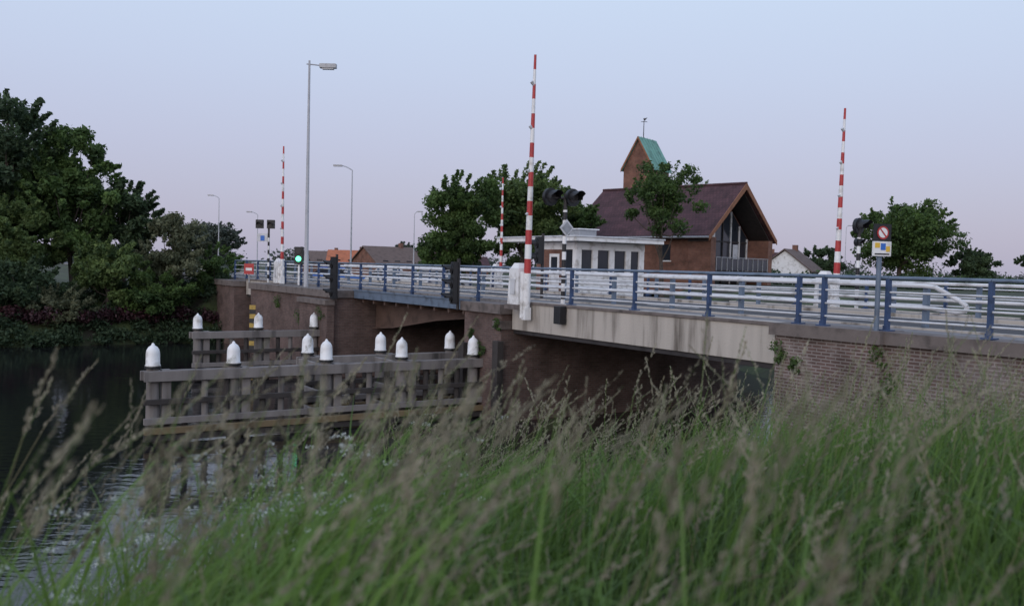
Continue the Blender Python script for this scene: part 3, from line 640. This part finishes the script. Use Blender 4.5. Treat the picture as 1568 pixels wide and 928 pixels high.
# cow parsley
allV=[];allF=[];allv=[];allm=[];off=0
p1,_=sample(900,2.6,8,.9,.7,r,.2); rt=p1[:,0]/p1[:,1]; keep=(rt<.06)&(r.random(len(p1))<np.where(rt<-.12,.22,.06))&(p1[:,2]>WATER+.35); p1=p1[keep]; n=len(p1)
h=.6+.35*r.random(n); ld=r.random(n)*6.28
V,F,c=ribbons(p1,h,np.full(n,.0045),np.full(n,.15),ld,4,r,lambda t:1-.5*t); push(V,F,np.full(len(F),.6),0)
for bi in range(6):
    st=c[:,2+bi%2]; an=r.random(n)*6.28
    V,F,c2=ribbons(st.copy(),.10+.22*r.random(n),np.full(n,.0025),np.full(n,.7),an,3,r,lambda t:1-.3*t); push(V,F,np.full(len(F),.6),0)
    tip=c2[:,-1]; k=24; ra=(.015+.018*r.random((n,1))); aa=np.floor(r.random((n,k))*7)*.9+r.normal(size=(n,k))*.12; rr=ra*(.5+.5*np.sqrt(r.random((n,k)))); ce=(tip[:,None,:]+np.stack([np.cos(aa)*rr,np.sin(aa)*rr,.012*r.random((n,k))],-1)).reshape(-1,3)
    d1=r.normal(size=ce.shape)*np.array([1,1,.5]); d1/=np.linalg.norm(d1,axis=1,keepdims=True); d2=np.cross(d1,np.array([0,0,1.])+.4*r.normal(size=ce.shape)); d2/=np.linalg.norm(d2,axis=1,keepdims=True); l=.0042
    V=np.stack([ce-d1*l,ce+d2*l,ce+d1*l,ce-d2*l],1).reshape(-1,3); push(V,np.arange(len(ce)*4).reshape(-1,4),r.random(len(ce)),1)
npmesh('cow_parsley',np.concatenate(allV),np.concatenate(allF),[GB,FW],np.concatenate(allv),np.concatenate(allm))
allV=[];allF=[];allv=[];allm=[];off=0
pp=np.array([[-.16,1.25,0],[-.66,1.25,0],[-.14,1.1,0]]); pp[:,2]=H(pp[:,0],pp[:,1]); n=len(pp)
V,F,c=ribbons(pp,np.array([.62,.70,.64]),np.full(n,.0015),np.full(n,.1),r.random(n)*6,4,r,lambda t:1-.2*t); push(V,F,np.full(len(F),.5),0)
V,F,v=leaves(c[:,-1],np.full(n,.013),120,.006,r,1.0); push(V,F,v,1)
npmesh('clover_flowers',np.concatenate(allV),np.concatenate(allF),[GB,FP],np.concatenate(allv),np.concatenate(allm))
# ---------------------------------------------------------------- sky & light
w=bpy.data.worlds.new('World'); scene.world=w; w.use_nodes=True; nt=w.node_tree; L=nt.links.new
bg=nt.nodes['Background']
SE=math.radians(3); 
sky=nt.nodes.new('ShaderNodeTexSky'); sky.sky_type='NISHITA'; sky.sun_disc=False; sky.sun_elevation=SE; sky.sun_rotation=math.radians(205)
tc=nt.nodes.new('ShaderNodeTexCoord'); sx=nt.nodes.new('ShaderNodeSeparateXYZ'); L(tc.outputs['Generated'],sx.inputs[0])
cr=nt.nodes.new('ShaderNodeValToRGB'); e=cr.color_ramp.elements
e[0].position=0; e[0].color=(.41,.405,.53,1); e[1].position=1; e[1].color=(.38,.52,.80,1)
for pz,c in ((.05,(.445,.45,.60)),(.12,(.49,.52,.70)),(.2,(.53,.60,.79)),(.3,(.57,.68,.87)),(.5,(.50,.63,.87))): q=e.new(pz); q.color=(*c,1)
L(sx.outputs['Z'],cr.inputs[0])
dp=nt.nodes.new('ShaderNodeVectorMath'); dp.operation='DOT_PRODUCT'; dp.inputs[1].default_value=(-.42,-.9,.1); L(tc.outputs['Generated'],dp.inputs[0])
mr=nt.nodes.new('ShaderNodeMapRange'); mr.inputs[1].default_value=-.1; mr.inputs[2].default_value=1; mr.inputs[3].default_value=0; mr.inputs[4].default_value=1; L(dp.outputs['Value'],mr.inputs[0])
gl=nt.nodes.new('ShaderNodeMix'); gl.data_type='RGBA'; gl.blend_type='ADD'; L(mr.outputs[0],gl.inputs[0]); L(cr.outputs[0],gl.inputs[6]); gl.inputs[7].default_value=(.62,.54,.50,1)
sc=nt.nodes.new('ShaderNodeMix'); sc.data_type='RGBA'; sc.blend_type='ADD'; sc.inputs[0].default_value=.02; L(gl.outputs[2],sc.inputs[6]); L(sky.outputs[0],sc.inputs[7])
L(sc.outputs[2],bg.inputs[0]); bg.inputs[1].default_value=1.0
ld=bpy.data.lights.new('sun','SUN'); ld.energy=.5; ld.angle=math.radians(30); ld.color=(1,.92,.86)
lo=bpy.data.objects.new('sun',ld); scene.collection.objects.link(lo)
sd=Vector((-.42,-.9,.30)).normalized(); lo.rotation_euler=sd.to_track_quat('Z','Y').to_euler(); lo.location=(-20,-40,30)
# ---------------------------------------------------------------- camera
cam=bpy.data.cameras.new('camera'); co=bpy.data.objects.new('camera',cam); scene.collection.objects.link(co); scene.camera=co
cam.lens=32.14; cam.sensor_width=36; cam.clip_start=.05; cam.clip_end=6000
pt=math.atan(56/1400); ro=.025
fwd=Vector((0,math.cos(pt),-math.sin(pt))); right=Vector((1,0,0)); up=right.cross(fwd)
up2=up*math.cos(ro)-right*math.sin(ro); r2=right*math.cos(ro)+up*math.sin(ro)
mtx=Matrix((r2,up2,-fwd)).transposed().to_4x4(); mtx.translation=(0,0,EYE); co.matrix_world=mtx
cam.dof.use_dof=True; cam.dof.focus_distance=22; cam.dof.aperture_fstop=2.8
